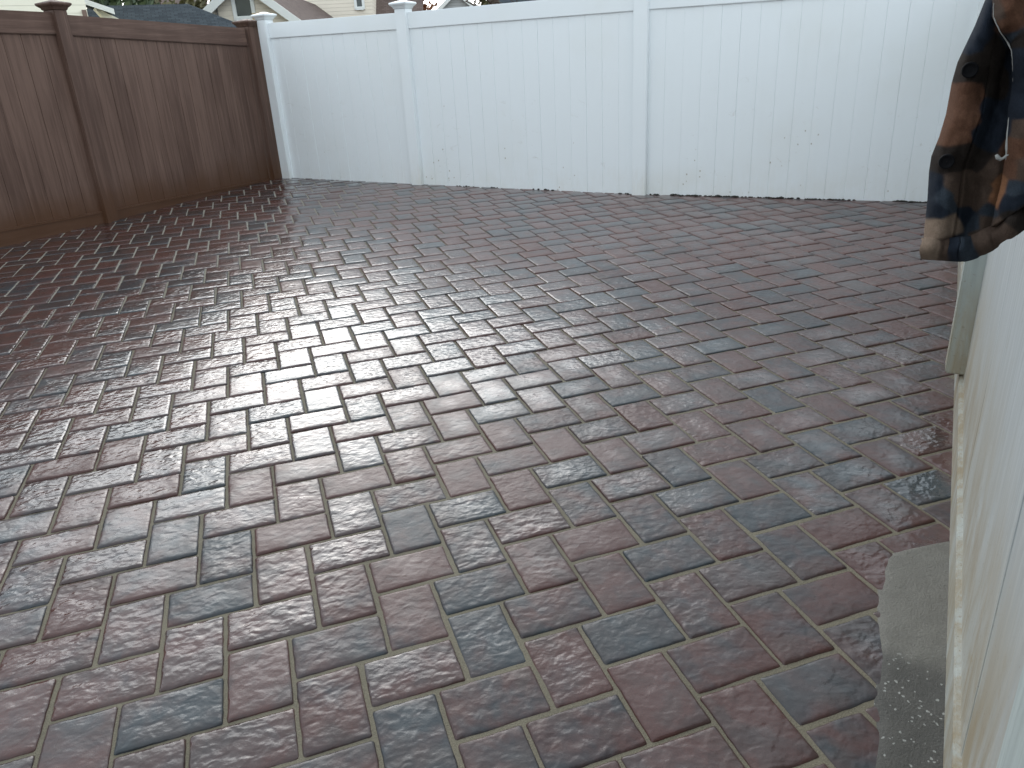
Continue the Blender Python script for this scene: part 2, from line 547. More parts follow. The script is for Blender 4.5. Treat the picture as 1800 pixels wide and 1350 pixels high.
def build_patio():
    L = 1.5
    gap = 0.0074
    r = 0.0075
    V = []; F = []; TONE = []; UV = []
    base = 0
    ed = [0.0, 0.0015, 0.004, 0.008, 0.014]
    bricks = []
    for n in range(-40, 60):
        for k in range(-60, 60):
            x = n * L + k; y = n * L - k
            for vert in (0, 1):
                if vert:
                    bx, by, wx, wy = x, y - L, 1.0, L
                else:
                    bx, by, wx, wy = x, y, L, 1.0
                cx, cy = (bx + wx / 2) * S, (by + wy / 2) * S
                wc = PM @ Vector((cx, cy, 0))
                if abs(wc.x) > 9 or abs(wc.y) > 9 or not inside(wc.x, wc.y): continue
                bricks.append((bx * S, by * S, wx * S, wy * S, vert, cx, cy, wc))
    for (bx, by, wx, wy, vert, cx, cy, wc) in bricks:
        dist = (wc - CAM).length
        step = 0.018 if dist < 3.5 else (0.03 if dist < 6 else 0.06)
        a = wx - gap + rnd.uniform(-0.0016, 0.0010)
        b = wy - gap + rnd.uniform(-0.0016, 0.0010)
        ox = cx + rnd.uniform(-0.0011, 0.0011); oy = cy + rnd.uniform(-0.0011, 0.0011)
        rot = rnd.gauss(0, 0.0045)
        tz = rnd.gauss(0, 0.0009); tx = rnd.gauss(0, 0.005); ty = rnd.gauss(0, 0.005)

        def lines(s):
            e = ed if dist < 5 else [0.0, 0.004, 0.010]
            ni = max(2, int((s - 2 * e[-1]) / step))
            mid = list(np.linspace(e[-1], s - e[-1], ni + 1))
            return np.array([0.0] + e[:-1] + mid + [s - q for q in reversed(e[:-1])] + [s])
        lu, lv = lines(a), lines(b)
        nu, nv = len(lu), len(lv)
        gu, gv = np.meshgrid(lu, lv, indexing='ij')
        eu = np.minimum(gu, a - gu); ev = np.minimum(gv, b - gv)
        du = np.clip(r - eu, 0, r) / r; dv = np.clip(r - ev, 0, r) / r
        q = np.clip(np.sqrt(du ** 2 + dv ** 2), 0, 1.0)
        z = -r * (1 - np.sqrt(np.clip(1 - q ** 2, 0, 1)))
        z = z - 0.0016 * np.clip(1 - np.minimum(eu, ev) / 0.022, 0, 1) ** 2
        X = gu - a / 2; Y = gv - b / 2
        z[0, :] = z[-1, :] = -0.035
        z[:, 0] = z[:, -1] = -0.035
        # rounded plan corners
        cr = 0.006
        ccx = np.clip(np.abs(X) - (a / 2 - cr), 0, None); ccy = np.clip(np.abs(Y) - (b / 2 - cr), 0, None)
        rr = np.sqrt(ccx ** 2 + ccy ** 2) + 1e-9
        kk = np.where((ccx > 0) & (ccy > 0) & (rr > cr), cr / rr, 1.0)
        X = np.where(ccx > 0, np.sign(X) * (a / 2 - cr + ccx * kk), X)
        Y = np.where(ccy > 0, np.sign(Y) * (b / 2 - cr + ccy * kk), Y)
        z = z + np.where(z > -0.03, tz + X * tx + Y * ty, 0)
        c_, s_ = math.cos(rot), math.sin(rot)
        PX = ox + X * c_ - Y * s_; PY = oy + X * s_ + Y * c_
        pts = np.stack([PX.ravel(), PY.ravel(), z.ravel()], 1)
        # chipped, wavy edges and a slightly uneven face
        if dist < 6:
            seed = rnd.uniform(0, 500)
            edge = np.clip(1 - np.minimum(eu, ev).ravel() / 0.02, 0, 1)
            for i in range(len(pts)):
                p = Vector((pts[i, 0], pts[i, 1], seed))
                nz = noise.noise(p * 14.0)
                pts[i, 2] += 0.0013 * nz * (1.0 if pts[i, 2] > -0.03 else 0)
                if edge[i] > 0:
                    n1 = noise.noise(p * 75.0); n2 = noise.noise(p * 75.0 + Vector((9.1, 3.3, 1.7)))
                    pts[i, 0] += 0.0021 * n1 * edge[i]; pts[i, 1] += 0.0021 * n2 * edge[i]
        V.append(pts)
        ii = np.arange(nu * nv).reshape(nu, nv) + base
        F.append(np.stack([ii[:-1, :-1].ravel(), ii[1:, :-1].ravel(), ii[1:, 1:].ravel(), ii[:-1, 1:].ravel()], 1))
        base += nu * nv
        # colour lots: slate blue, maroon, mixed
        t = rnd.choice((0.0, 0.25, 0.4, 0.5, 0.6, 0.7, 0.8, 1.0)) + rnd.uniform(-0.1, 0.1)
        TONE.append(np.tile(np.array([[min(1, max(0, t)), rnd.random(), rnd.random(), 1.0]]), (nu * nv, 1)))
        UV.append(np.stack([(gu / a).ravel(), (gv / b).ravel()], 1))
    V = np.concatenate(V); F = np.concatenate(F); TONE = np.concatenate(TONE); UV = np.concatenate(UV)
    me = bpy.data.meshes.new('paved_patio')
    me.vertices.add(len(V)); me.vertices.foreach_set('co', V.astype(np.float32).ravel())
    me.loops.add(F.size); me.loops.foreach_set('vertex_index', F.astype(np.int32).ravel())
    me.polygons.add(len(F))
    me.polygons.foreach_set('loop_start', (np.arange(len(F)) * 4).astype(np.int32))
    me.polygons.foreach_set('loop_total', np.full(len(F), 4, np.int32))
    me.polygons.foreach_set('use_smooth', np.ones(len(F), bool))
    me.update(calc_edges=True)
    ca = me.color_attributes.new('tone', 'FLOAT_COLOR', 'POINT')
    ca.data.foreach_set('color', TONE.astype(np.float32).ravel())
    uvl = me.uv_layers.new(name='brick')
    uvl.data.foreach_set('uv', UV[F.ravel()].astype(np.float32).ravel())
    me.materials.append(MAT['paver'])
    o = bpy.data.objects.new('paved_patio', me)
    C.objects.link(o)
    o.matrix_world = PM
    tag(o, kind='structure')
    print('bricks', len(bricks), 'verts', len(V))


build_patio()


def build_sand():
    # bed and joint sand between the pavers, swept unevenly
    n = 0.04
    xs = np.arange(-4.2, 6.8, n); ys = np.arange(-5.2, 8.6, n)
    gx, gy = np.meshgrid(xs, ys, indexing='ij')
    z = np.empty_like(gx)
    for i in range(gx.shape[0]):
        for j in range(gx.shape[1]):
            q = Vector((gx[i, j], gy[i, j], 3.0))
            f = 0.5 + 0.5 * noise.noise(q * 0.8)
            nearright = max(0, min(1, 1.1 - math.hypot(gx[i, j] - 1.7, gy[i, j] + 0.8) / 2.6))
            left = max(0, min(1, (1.6 - 0.68 * gx[i, j] + 0.735 * gy[i, j] - 3.2) / 2.0))
            z[i, j] = -0.0105 + 0.0030 * f + 0.0052 * nearright + 0.0040 * left + 0.0014 * noise.noise(q * 9.0)
    V = np.stack([gx.ravel(), gy.ravel(), z.ravel()], 1)
    ii = np.arange(gx.size).reshape(gx.shape)
    F = np.stack([ii[:-1, :-1].ravel(), ii[1:, :-1].ravel(), ii[1:, 1:].ravel(), ii[:-1, 1:].ravel()], 1)
    cxy = V[F].mean(1)
    keep = np.array([inside(*(PM @ Vector((c[0], c[1], 0))).xy) for c in cxy])
    F = F[keep]
    me = bpy.data.meshes.new('joint_sand')
    me.from_pydata(V.tolist(), [], F.tolist())
    for p in me.polygons: p.use_smooth = True
    me.materials.append(MAT['sand'])
    o = bpy.data.objects.new('joint_sand', me)
    C.objects.link(o)
    o.matrix_world = PM
    tag(o, kind='structure')


build_sand()


def build_concrete():
    # strip of mortar along the foot of the right fence, ragged left edge
    rows = 110
    cols = 16
    V = []; F = []; AGE = []
    a0, a1 = -2.6, 0.72
    for i in range(rows + 1):
        al = a0 + (a1 - a0) * i / rows
        wob = 0.010 * noise.noise(Vector((al * 9, 0, 0))) + 0.006 * noise.noise(Vector((al * 30, 5, 0)))
        wl = 0.125 + 0.045 * max(0, min(1, (al + 0.1) / 0.6)) + wob * 0.6
        if al > 0.56: wl *= max(0.02, 1 - ((al - 0.56) / 0.16) ** 1.5 + 0.10 * noise.noise(Vector((al * 30, 1, 1))))
        for j in range(cols + 1):
            t = j / cols
            lat = -wl * (1 - t) + 0.012 * t
            p = rf(al, lat)
            q = Vector((p.x, p.y, 3.0))
            h = 0.0035 + 0.0012 * noise.noise(q * 18) + 0.0006 * noise.noise(q * 70)
            if t < 0.22: h -= (1 - t / 0.22) ** 2 * 0.011
            V.append((p.x, p.y, ground_z(p.x, p.y) + h))
            ag = 1 / (1 + math.exp((al - 0.20 + 0.03 * noise.noise(Vector((lat * 40, al * 12, 4)))) * 70))
            AGE.append(ag)
    for i in range(rows):
        for j in range(cols):
            a = i * (cols + 1) + j
            F.append((a, a + 1, a + cols + 2, a + cols + 1))
    me = bpy.data.meshes.new('concrete_strip')
    me.from_pydata(V, [], F)
    for p in me.polygons: p.use_smooth = True
    at = me.attributes.new('age', 'FLOAT', 'POINT')
    at.data.foreach_set('value', AGE)
    me.materials.append(MAT['concrete'])
    o = bpy.data.objects.new('concrete_strip', me)
    C.objects.link(o)
    tag(o, kind='structure')


build_concrete()


# ------------------------------------------------------------------ fences
def V3(p, z): return Vector((p.x, p.y, z))


class Run:
    """frame of one fence panel: u along, v towards the patio, origin at A"""
    def __init__(self, A, B, into):
        self.A = A; self.B = B
        self.e = (B - A).normalized()
        n = Vector((-self.e.y, self.e.x))
        self.n = n if n.dot(into - A) > 0 else -n
        self.L = (B - A).length

    def p(self, u, v, z):
        q = self.A + self.e * u + self.n * v
        return Vector((q.x, q.y, z))

    def zlerp(self, u, z):
        return z[0] + (z[1] - z[0]) * u / self.L if isinstance(z, tuple) else z

    def beam(self, mb, u0, u1, v0, v1, zb, zt):
        c = [(u0, v0), (u1, v0), (u1, v1), (u0, v1)]
        mb.hexa([self.p(u, v, self.zlerp(u, zb)) for u, v in c] + [self.p(u, v, self.zlerp(u, zt)) for u, v in c])


INTO = Vector((1.2, 2.0))


def panel(run, root, u0, u1, vf, zb, zt, mat, bw=0.153, groove=0.0055, depth=0.004, thick=0.022, name='panel'):
    """tongue-and-groove boards; vf = front face offset"""
    nb = max(1, round((u1 - u0) / bw))
    bw = (u1 - u0) / nb
    prof = []            # (u, v, board)
    for i in range(nb):
        a = u0 + i * bw; b = a + bw
        gd = depth * rnd.uniform(0.75, 1.15)
        bow = rnd.uniform(-0.0012, 0.0012)
        prof += [(a, vf - gd, i), (a + groove / 2, vf + bow, i), (a + bw * .5, vf + bow * 1.6, i), (b - groove / 2, vf + bow, i)]
    prof.append((u1, vf - depth, nb - 1))
    boards = [rnd.random() for _ in range(nb)]
    V = []; Fc = []; Bv = []
    zs = [0, 0.33, 0.66, 1]
    for (u, v, i) in prof:
        for t in zs:
            z0, z1 = run.zlerp(u, zb), run.zlerp(u, zt)
            V.append(run.p(u, v, z0 + (z1 - z0) * t))
    k = len(zs)
    for i in range(len(prof) - 1):
        for j in range(k - 1):
            Fc.append((i * k + j, (i + 1) * k + j, (i + 1) * k + j + 1, i * k + j + 1)); Bv.append(boards[prof[i][2]])
    nfront = len(V)
    # plain back and ends
    bk = [run.p(u, vf - thick, run.zlerp(u, z)) for u in (u0, u1) for z in (zb, zt)]
    V += bk
    Fc.append((nfront, nfront + 1, nfront + 3, nfront + 2)); Bv.append(0.5)
    Fc.append((0, k - 1, nfront + 1, nfront)); Bv.append(0.5)
    q = (len(prof) - 1) * k
    Fc.append((q, nfront + 2, nfront + 3, q + k - 1)); Bv.append(0.5)
    off = root.location
    me = bpy.data.meshes.new(name)
    me.from_pydata([v - off for v in V], [], Fc)
    at = me.attributes.new('board', 'FLOAT', 'FACE')
    at.data.foreach_set('value', Bv)
    me.materials.append(mat)
    o = bpy.data.objects.new(name, me)
    C.objects.link(o)
    o.parent = root
    return o


def cap_mesh(run, cu, cv, hw, z):
    mb = MB()
    lev = [(hw + 0.002, z - 0.004), (hw + 0.010, z + 0.004), (hw + 0.012, z + 0.014), (hw + 0.026, z + 0.026), (hw + 0.036, z + 0.036),
           (hw + 0.038, z + 0.048), (hw + 0.033, z + 0.053), (hw * 0.62, z + 0.068), (hw * 0.2, z + 0.076)]
    rings = []
    for h, zz in lev:
        ring = []
        rc = min(0.012, h * 0.4)
        for sx, sy, a0 in ((1, 1, 0), (-1, 1, 90), (-1, -1, 180), (1, -1, 270)):
            for da in (0, 45, 90):
                a = math.radians(a0 + da)
                ring.append(run.p(cu + sx * (h - rc) + rc * math.cos(a), cv + sy * (h - rc) + rc * math.sin(a), zz))
        rings.append(ring)
    n = 12
    V = [p for r_ in rings for p in r_]
    Fc = []
    for i in range(len(rings) - 1):
        for j in range(n):
            Fc.append((i * n + j, i * n + (j + 1) % n, (i + 1) * n + (j + 1) % n, (i + 1) * n + j))
    Fc.append(tuple(range(n - 1, -1, -1)))
    Fc.append(tuple((len(rings) - 1) * n + j for j in range(n)))
    mb.add(V, Fc)
    return mb


def post(run, root, u0, wd, vface, zb, zt, mat, capz=None):
    mb = MB()
    run.beam(mb, u0, u0 + wd, vface - wd, vface, zb, zt)
    po = mb.build('post', mat, root, bevel=0.006, seg=2)
    if capz is not None:
        cm = cap_mesh(run, u0 + wd / 2, vface - wd / 2, wd / 2, capz)
        c = cm.build('post_cap', mat, po, smooth=True)
        try: c.data.set_sharp_from_angle(angle=math.radians(55))
        except Exception: pass
    return po


PW = 0.127
# --- white fence across the back
wf = empty('white_fence', V3(WHITE[1], ground_z(*WHITE[1])),
           'white vinyl privacy fence running across the back of the patio with muddy splashes', 'fence')
tops = [(1.868, 1.834), (1.832, 1.812), (1.812, 1.790)]
unds = [(1.716, 1.686), (1.686, 1.666), (1.668, 1.645)]
for i in range(3):
    r = Run(WHITE[i], WHITE[i + 1], INTO)
    zb = (ground_z(*r.A) - 0.06, ground_z(*r.B) - 0.06)
    zt0 = r.zlerp(0, tops[i])
    post(r, wf, 0.0, PW, 0.0, zb[0], zt0 + 0.035, MAT['white_post'], zt0 + 0.035)
    u0, u1 = PW - 0.01, r.L + 0.01
    panel(r, wf, u0, u1, -0.052, zb, unds[i] and (unds[i][0] + 0.01, unds[i][1] + 0.01), MAT['white'])
    mb = MB()
    r.beam(mb, u0, u1, -0.088, -0.038, unds[i], tops[i])
    mb.build('top_rail', MAT['white_post'], wf, bevel=0.004)
r = Run(WHITE[2], WHITE[3], INTO)
post(r, wf, r.L, PW, 0.0, ground_z(*r.B) - 0.05, 1.825, MAT['white_post'], 1.825)

# --- brown fence on the left
bf = empty('brown_fence', V3(BROWN[1], ground_z(*BROWN[1])),
           'reddish brown wood-grain vinyl fence on the left side of the patio with a wet foot', 'fence')
btops = [(1.822, 1.890), (1.900, 1.935), (1.94, 1.96)]
bund = [(1.640, 1.728), (1.730, 1.765), (1.77, 1.79)]
blow = [(0.232, 0.270), (0.272, 0.290), (0.29, 0.30)]
for i in range(3):
    r = Run(BROWN[i], BROWN[i + 1], INTO)
    zb = (ground_z(*r.A) - 0.06, ground_z(*r.B) - 0.06)
    u0, u1 = (0.13 if i == 0 else -0.01), r.L - PW + 0.01
    post(r, bf, r.L - PW, PW, 0.0, zb[1], r.zlerp(r.L, btops[i]) + 0.03, MAT['brown_post'], r.zlerp(r.L, btops[i]) + 0.03)
    if i == 0:
        post(r, bf, -0.052, 0.161, 0.0, zb[0], 1.845, MAT['brown_post'], 1.845)
    panel(r, bf, u0, u1, -0.052, (blow[i][0] - 0.02, blow[i][1] - 0.02), (bund[i][0] + 0.01, bund[i][1] + 0.01), MAT['brown'], depth=0.005)
    for nm, a, b in (('top_rail', bund[i], btops[i]), ('bottom_rail', zb, blow[i])):
        mb = MB()
        r.beam(mb, u0, u1, -0.088, -0.036, a, b)
        rail_o = mb.build(nm, MAT['brown_rail'], bf, bevel=0.004)
        # bead moulding along the panel edge of the rail
        mb = MB()
        if nm == 'top_rail':
            r.beam(mb, u0, u1, -0.060, -0.030, (a[0] + 0.004, a[1] + 0.004), (a[0] + 0.022, a[1] + 0.022))
        else:
            r.beam(mb, u0, u1, -0.060, -0.030, (b[0] - 0.022, b[1] - 0.022), (b[0] - 0.004, b[1] - 0.004))
        mb.build('moulding', MAT['brown_rail'], rail_o, bevel=0.004)

# --- white fence at the right, close to the camera
nf = empty('white_fence', V3(rf(0.45, 0), ground_z(*rf(0.45, 0))),
           'dirty white vinyl fence close to the camera along the right edge of the patio', 'fence')
alongs = [-5.75, -3.30, -0.877, 1.655, 4.10, 5.45]
r = Run(rf(alongs[0], 0), rf(alongs[-1], 0), INTO)
o0 = alongs[0]
for i, a in enumerate(alongs):
    u = a - o0
    zg = ground_z(*rf(a, 0))
    if a < 5.3:
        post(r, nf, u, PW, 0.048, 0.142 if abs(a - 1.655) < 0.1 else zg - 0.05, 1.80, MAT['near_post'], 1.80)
    if i < len(alongs) - 1:
        b = alongs[i + 1]
        u0, u1 = u + PW - 0.01, b - o0 + 0.01
        if abs(a - 1.655) < 0.1: u0 = u - 0.0
        if abs(b - 1.655) < 0.1: u1 = b - o0 + 0.0
        zga, zgb = ground_z(*rf(a, 0)), ground_z(*rf(b, 0))

        def gl(uu): return ground_z(*(r.A + r.e * uu))
        rb = MB()
        c = [(u0, -0.05), (u1, -0.05), (u1, 0.0), (u0, 0.0)]
        rb.hexa([r.p(q, v, gl(q) - 0.05) for q, v in c] + [r.p(q, v, gl(q) + 0.118) for q, v in c])
        rb.build('bottom_rail', MAT['near'], nf, bevel=0.004)
        r2 = Run(rf(a, 0), rf(b, 0), INTO)
        panel(r2, nf, u0 - u, u1 - u, -0.013, (zga + 0.10, zgb + 0.10), 1.64, MAT['near'], bw=0.30, groove=0.0025, depth=0.0014)
        tb = MB()
        r.beam(tb, u0, u1, -0.05, 0.0, 1.63, 1.775)
        tb.build('top_rail', MAT['near'], nf, bevel=0.004)


def soil_crumbs():
    # dark crumbs of wet soil left along the foot of the white fence
    R_ = random.Random(5)
    mb = MB()
    ico = [(0, 0, 1), (.89, 0, .45), (.28, .85, .45), (-.72, .53, .45), (-.72, -.53, .45), (.28, -.85, .45), (.72, .53, -.45), (-.28, .85, -.45), (-.89, 0, -.45), (-.28, -.85, -.45), (.72, -.53, -.45), (0, 0, -1)]
    icf = [(0, 1, 2), (0, 2, 3), (0, 3, 4), (0, 4, 5), (0, 5, 1), (1, 6, 2), (2, 7, 3), (3, 8, 4), (4, 9, 5), (5, 10, 1), (6, 7, 2), (7, 8, 3), (8, 9, 4), (9, 10, 5), (10, 6, 1), (11, 7, 6), (11, 8, 7), (11, 9, 8), (11, 10, 9), (11, 6, 10)]
    for i in range(3):
        rr = Run(WHITE[i], WHITE[i + 1], INTO)
        n = (40, 90, 230)[i]
        for k in range(n):
            u = R_.uniform(0.15, rr.L)
            if noise.noise(Vector((u * 2.2, i * 9, 1))) < (0.15, 0.05, -0.15)[i]: continue
            v = -0.050 + abs(R_.gauss(0, 0.010))
            q = rr.p(u, v, 0)
            sz = R_.uniform(0.003, 0.009) * (1.6 if R_.random() < 0.12 else 1)
            st = R_.uniform(1, 2.6)
            c = Vector((q.x, q.y, ground_z(q.x, q.y) + sz * 0.4))
            mb.add([c + Vector((rr.e.x, rr.e.y, 0)) * (a * sz * st * R_.uniform(.7, 1.2)) + Vector((rr.n.x, rr.n.y, 0)) * (b * sz * R_.uniform(.7, 1.2)) + Vector((0, 0, h * sz * 0.8 * R_.uniform(.7, 1.2))) for a, b, h in ico], icf)
    o = mb.build('soil_crumbs', plain('wet_soil', (0.022, 0.018, 0.014), 0.8, 0.4, 90))
    tag(o, 'dark crumbs of wet soil scattered along the foot of the white back fence', 'soil', kind='stuff')


soil_crumbs()


# ------------------------------------------------------------------ the jacket on the right fence
def build_jacket():
    fab = fabric_material()
    A0 = -0.25                     # it hangs this far along the fence
    root = empty('jacket', V3(rf(A0, -0.08), 0.95),
                 'brown and navy plaid shirt jacket hanging over the white fence at the right', 'jacket')
    D3 = Vector((RD.x, RD.y, 0)); N3 = Vector((RN.x, RN.y, 0))
    F3 = Vector((RF0.x, RF0.y, 0))

    def on(px, py, along):
        d = ray(px, py)
        t = ((F3 + D3 * along - CAM).dot(D3)) / d.dot(D3)
        return CAM + d * t
    navy = (0.0095, 0.0125, 0.0185); dkb = (0.014, 0.011, 0.0095); rust = (0.066, 0.033, 0.021)
    brn = (0.045, 0.031, 0.024); tan = (0.120, 0.088, 0.066); slate = (0.021, 0.027, 0.035); org = (0.150, 0.072, 0.038)
    BR = 1.45
    navy, dkb, rust, brn, tan, slate, org = [tuple(q * BR for q in c) for c in (navy, dkb, rust, brn, tan, slate, org)]
    seeds = [(1735, 20, navy), (1715, 75, navy), (1725, 110, dkb), (1745, 90, dkb), (1700, 120, dkb), (1755, 145, dkb), (1700, 170, rust), (1695, 205, rust),
             (1680, 235, rust), (1745, 200, navy), (1735, 240, navy), (1765, 220, navy), (1690, 270, dkb), (1665, 285, dkb), (1720, 285, dkb), (1740, 305, brn),
             (1705, 320, brn), (1648, 330, navy), (1660, 340, slate), (1675, 325, brn), (1690, 345, brn), (1760, 325, org), (1750, 350, org), (1730, 335, brn),
             (1655, 370, navy), (1665, 360, slate), (1700, 380, navy), (1712, 390, slate), (1740, 370, slate), (1735, 390, brn), (1655, 400, tan), (1670, 395, tan),
             (1720, 350, brn), (1775, 15, rust), (1775, 45, rust), (1760, 20, brn), (1790, 70, dkb), (1780, 62, slate), (1790, 100, navy), (1795, 150, navy), (1795, 190, navy),
             (1795, 225, brn), (1790, 260, rust), (1795, 300, brn), (1785, 300, rust), (1785, 330, slate), (1775, 360, navy), (1795, 355, navy), (1690, -40, navy),
             (1780, -40, rust), (1800, -90, navy), (1760, -90, dkb), (1820, -150, brn), (1830, 20, navy), (1840, 120, rust), (1840, 220, navy), (1840, 320, brn),
             (1635, 430, tan), (1660, 430, brn), (1680, 432, navy), (1700, 432, slate), (1722, 420, brn), (1740, 410, brn), (1760, 398, brn), (1780, 380, dkb), (1800, 365, dkb)]

    SX = np.array([q[0] for q in seeds]); SY = np.array([q[1] for q in seeds]); SC = np.array([q[2] for q in seeds])

    def dye(px, py):
        q = Vector((px / 24.0, py / 24.0, 1.3))
        px2 = px + 3.5 * noise.noise(q); py2 = py + 3.5 * noise.noise(q + Vector((7, 3, 1)))
        dd = np.hypot(px2 - SX, py2 - SY)
        wg = np.exp(-(dd - dd.min()) / 1.6)
        c = (SC * wg[:, None]).sum(0) / wg.sum()
        return (float(c[0]), float(c[1]), float(c[2]), 1.0)

    def interp(tab, y):
        if y <= tab[0][0]:
            (y0, x0), (y1, x1) = tab[0], tab[1]
        elif y >= tab[-1][0]:
            (y0, x0), (y1, x1) = tab[-2], tab[-1]
        else:
            for k in range(len(tab) - 1):
                if tab[k][0] <= y <= tab[k + 1][0]:
                    (y0, x0), (y1, x1) = tab[k], tab[k + 1]; break
        return x0 + (x1 - x0) * (y - y0) / (y1 - y0)

    def sheet(name, rows, cols, fn, thick, parent=root, dyefn=None):
        V = []; Fc = []; CO = []; U = []
        for i in range(rows + 1):
            for j in range(cols + 1):
                px, py, al = fn(i / rows, j / cols)
                p = on(px, py, al)
                V.append(p); CO.append((dyefn or dye)(px, py)); U.append(((p - root.location).dot(N3), p.z))
        for i in range(rows):
            for j in range(cols):
                a = i * (cols + 1) + j
                Fc.append((a, a + cols + 1, a + cols + 2, a + 1))
        me = bpy.data.meshes.new(name)
        off = root.location
        me.from_pydata([v - off for v in V], [], Fc)
        for p in me.polygons: p.use_smooth = True
        ca = me.color_attributes.new('dye', 'FLOAT_COLOR', 'POINT')
        ca.data.foreach_set('color', [q for c in CO for q in c])
        uvl = me.uv_layers.new(name='cloth')
        for lp in me.loops: uvl.data[lp.index].uv = U[lp.vertex_index]
        me.materials.append(fab)
        o = bpy.data.objects.new(name, me)
        C.objects.link(o)
        o.parent = parent
        sm = o.modifiers.new('thickness', 'SOLIDIFY'); sm.thickness = thick; sm.offset = 0
        return o
    left = [(-520, 1862), (-250, 1818), (-100, 1772), (0, 1735), (45, 1717), (110, 1686), (145, 1676), (200, 1666), (240, 1654), (275, 1640), (300, 1636),
            (350, 1633), (400, 1628), (422, 1626)]
    seam = [(-520, 1885), (-250, 1850), (-100, 1805), (0, 1762), (100, 1738), (150, 1731), (200, 1724), (250, 1706), (300, 1688), (350, 1683), (400, 1676), (422, 1672)]
    edge = [(-520, 1895), (-250, 1862), (-100, 1800), (-30, 1752), (0, 1748), (30, 1747), (55, 1758), (75, 1772), (90, 1779), (130, 1782), (170, 1781), (210, 1775), (250, 1771),
            (290, 1770), (330, 1763), (370, 1752), (395, 1746)]
    TOPY = -520

    def wr(px, py):
        q = Vector((px / 60.0, py / 110.0, 0))
        return 0.015 * noise.noise(q) + 0.007 * noise.noise(q * 2.7) + 0.0028 * noise.noise(Vector((px / 11.0, py / 22.0, 4)))

    def hemy(px):
        # upper edge of the hem band
        t = (px - 1626) / 174.0
        return 421 - 3 * t - 62 * max(0, t - 0.40) ** 1.35 * 1.9 if t > 0 else 421

    # button placket (left strip), body between placket and flap, flap (second front), hem band
    def f_placket(s, t):
        py = TOPY + (424 - TOPY) * s
        x0, x1 = interp(left, py), interp(seam, py)
        px = x0 + (x1 - x0) * t
        al = A0 + wr(px, py) - 0.010 * math.sin(t * math.pi) + 0.02 * (1 - t) ** 6
        return px, py, al

    def f_body(s, t):
        px_b = 0
        pyt = TOPY + (424 - TOPY) * s
        x0 = interp(seam, pyt); x1 = max(interp(edge, pyt) + 28, x0 + 8)
        px = x0 + (x1 - x0) * t
        py = TOPY + (hemy(px) + 3 - TOPY) * s
        al = A0 + 0.010 + wr(px, py) + 0.018 * t + 0.010 * math.sin(t * 9 + s * 6) * s
        if t < 0.06: al += 0.004
        return px, py, al

    def f_flap(s, t):
        py0 = TOPY + (400 - TOPY) * s
        x0 = interp(edge, py0)
        x1 = 1893 if py0 < 300 else 1893 - 0.1 * (py0 - 300)
        px = x0 + (x1 - x0) * t
        py = TOPY + (hemy(px) + 2 - TOPY) * s
        al = A0 - 0.035 + wr(px * 0.8, py) - 0.018 * math.sin(min(1, t * 1.5) * math.pi) + 0.018 * (1 - t) ** 8
        return px, py, al

    def f_hem(s, t):
        px = 1622 + (1888 - 1622) * t
        top = hemy(px); th = 31 + 10 * max(0, math.sin(t * 2.2))
        py = top + th * s
        px2 = px - 3 * s * (1 - t) + (1.5 * math.sin(s * 7) * (1 - t))
        al = A0 - 0.004 - 0.012 * math.sin(s * math.pi) + wr(px, py) + 0.006 * math.sin(px / 7.5) * (1 if px > 1690 else 0.25)
        if px > 1745: al -= 0.030 * min(1, (px - 1745) / 30)
        return px2, py, al
    pk = sheet('placket', 380, 28, f_placket, 0.004)
    sheet('front_panel', 380, 50, f_body, 0.003)
    fl = sheet('front_panel', 380, 50, f_flap, 0.004)
    sheet('hem_band', 24, 160, f_hem, 0.007)
    # back of the jacket, lying against the fence and over its top rail
    mb = MB()
    rows, cols = 110, 60
    V = []; Fc = []
    for i in range(rows + 1):
        s = i / rows
        for j in range(cols + 1):
            t = j / cols
            al = A0 + 0.02 + 0.50 * t
            if s < 0.7:
                z = 1.02 + 0.03 * t + (1.79 - 1.02) * (s / 0.7); lat = -0.012 - 0.01 * (1 - abs(2 * t - 1)) * (1 - s)
            else:
                q = (s - 0.7) / 0.3
                ang = min(1, q * 2) * math.pi
                lat = 0.022 - 0.034 * math.cos(ang); z = 1.79 + 0.012 * math.sin(ang) - max(0, q - 0.5) * 0.6
            p = rf(al, lat)
            V.append((p.x, p.y, z))
    for i in range(rows):
        for j in range(cols):
            a = i * (cols + 1) + j
            Fc.append((a, a + 1, a + cols + 2, a + cols + 1))
    mb.add(V, Fc)
    bo = mb.build('back_panel', fab, root, smooth=True)
    ca = bo.data.color_attributes.new('dye', 'FLOAT_COLOR', 'POINT')
    for i, v in enumerate(bo.data.vertices):
        k = noise.cell(Vector((v.co.dot(D3) / 0.05 + v.co.z * 6, v.co.z / 0.07, 2.0)))
        ca.data[i].color = (navy, brn, rust, dkb, slate)[int(abs(k) * 4.99) % 5] + (1,)
    bo.data.uv_layers.new(name='cloth')
    sm = bo.modifiers.new('thickness', 'SOLIDIFY'); sm.thickness = 0.004; sm.offset = 0
    # snap buttons on the placket
    bm_ = plain('button_horn', (0.004, 0.004, 0.005), 0.8, 0.3, 60)
    bm_.node_tree.nodes['Principled BSDF'].inputs['Specular IOR Level'].default_value = 0.12
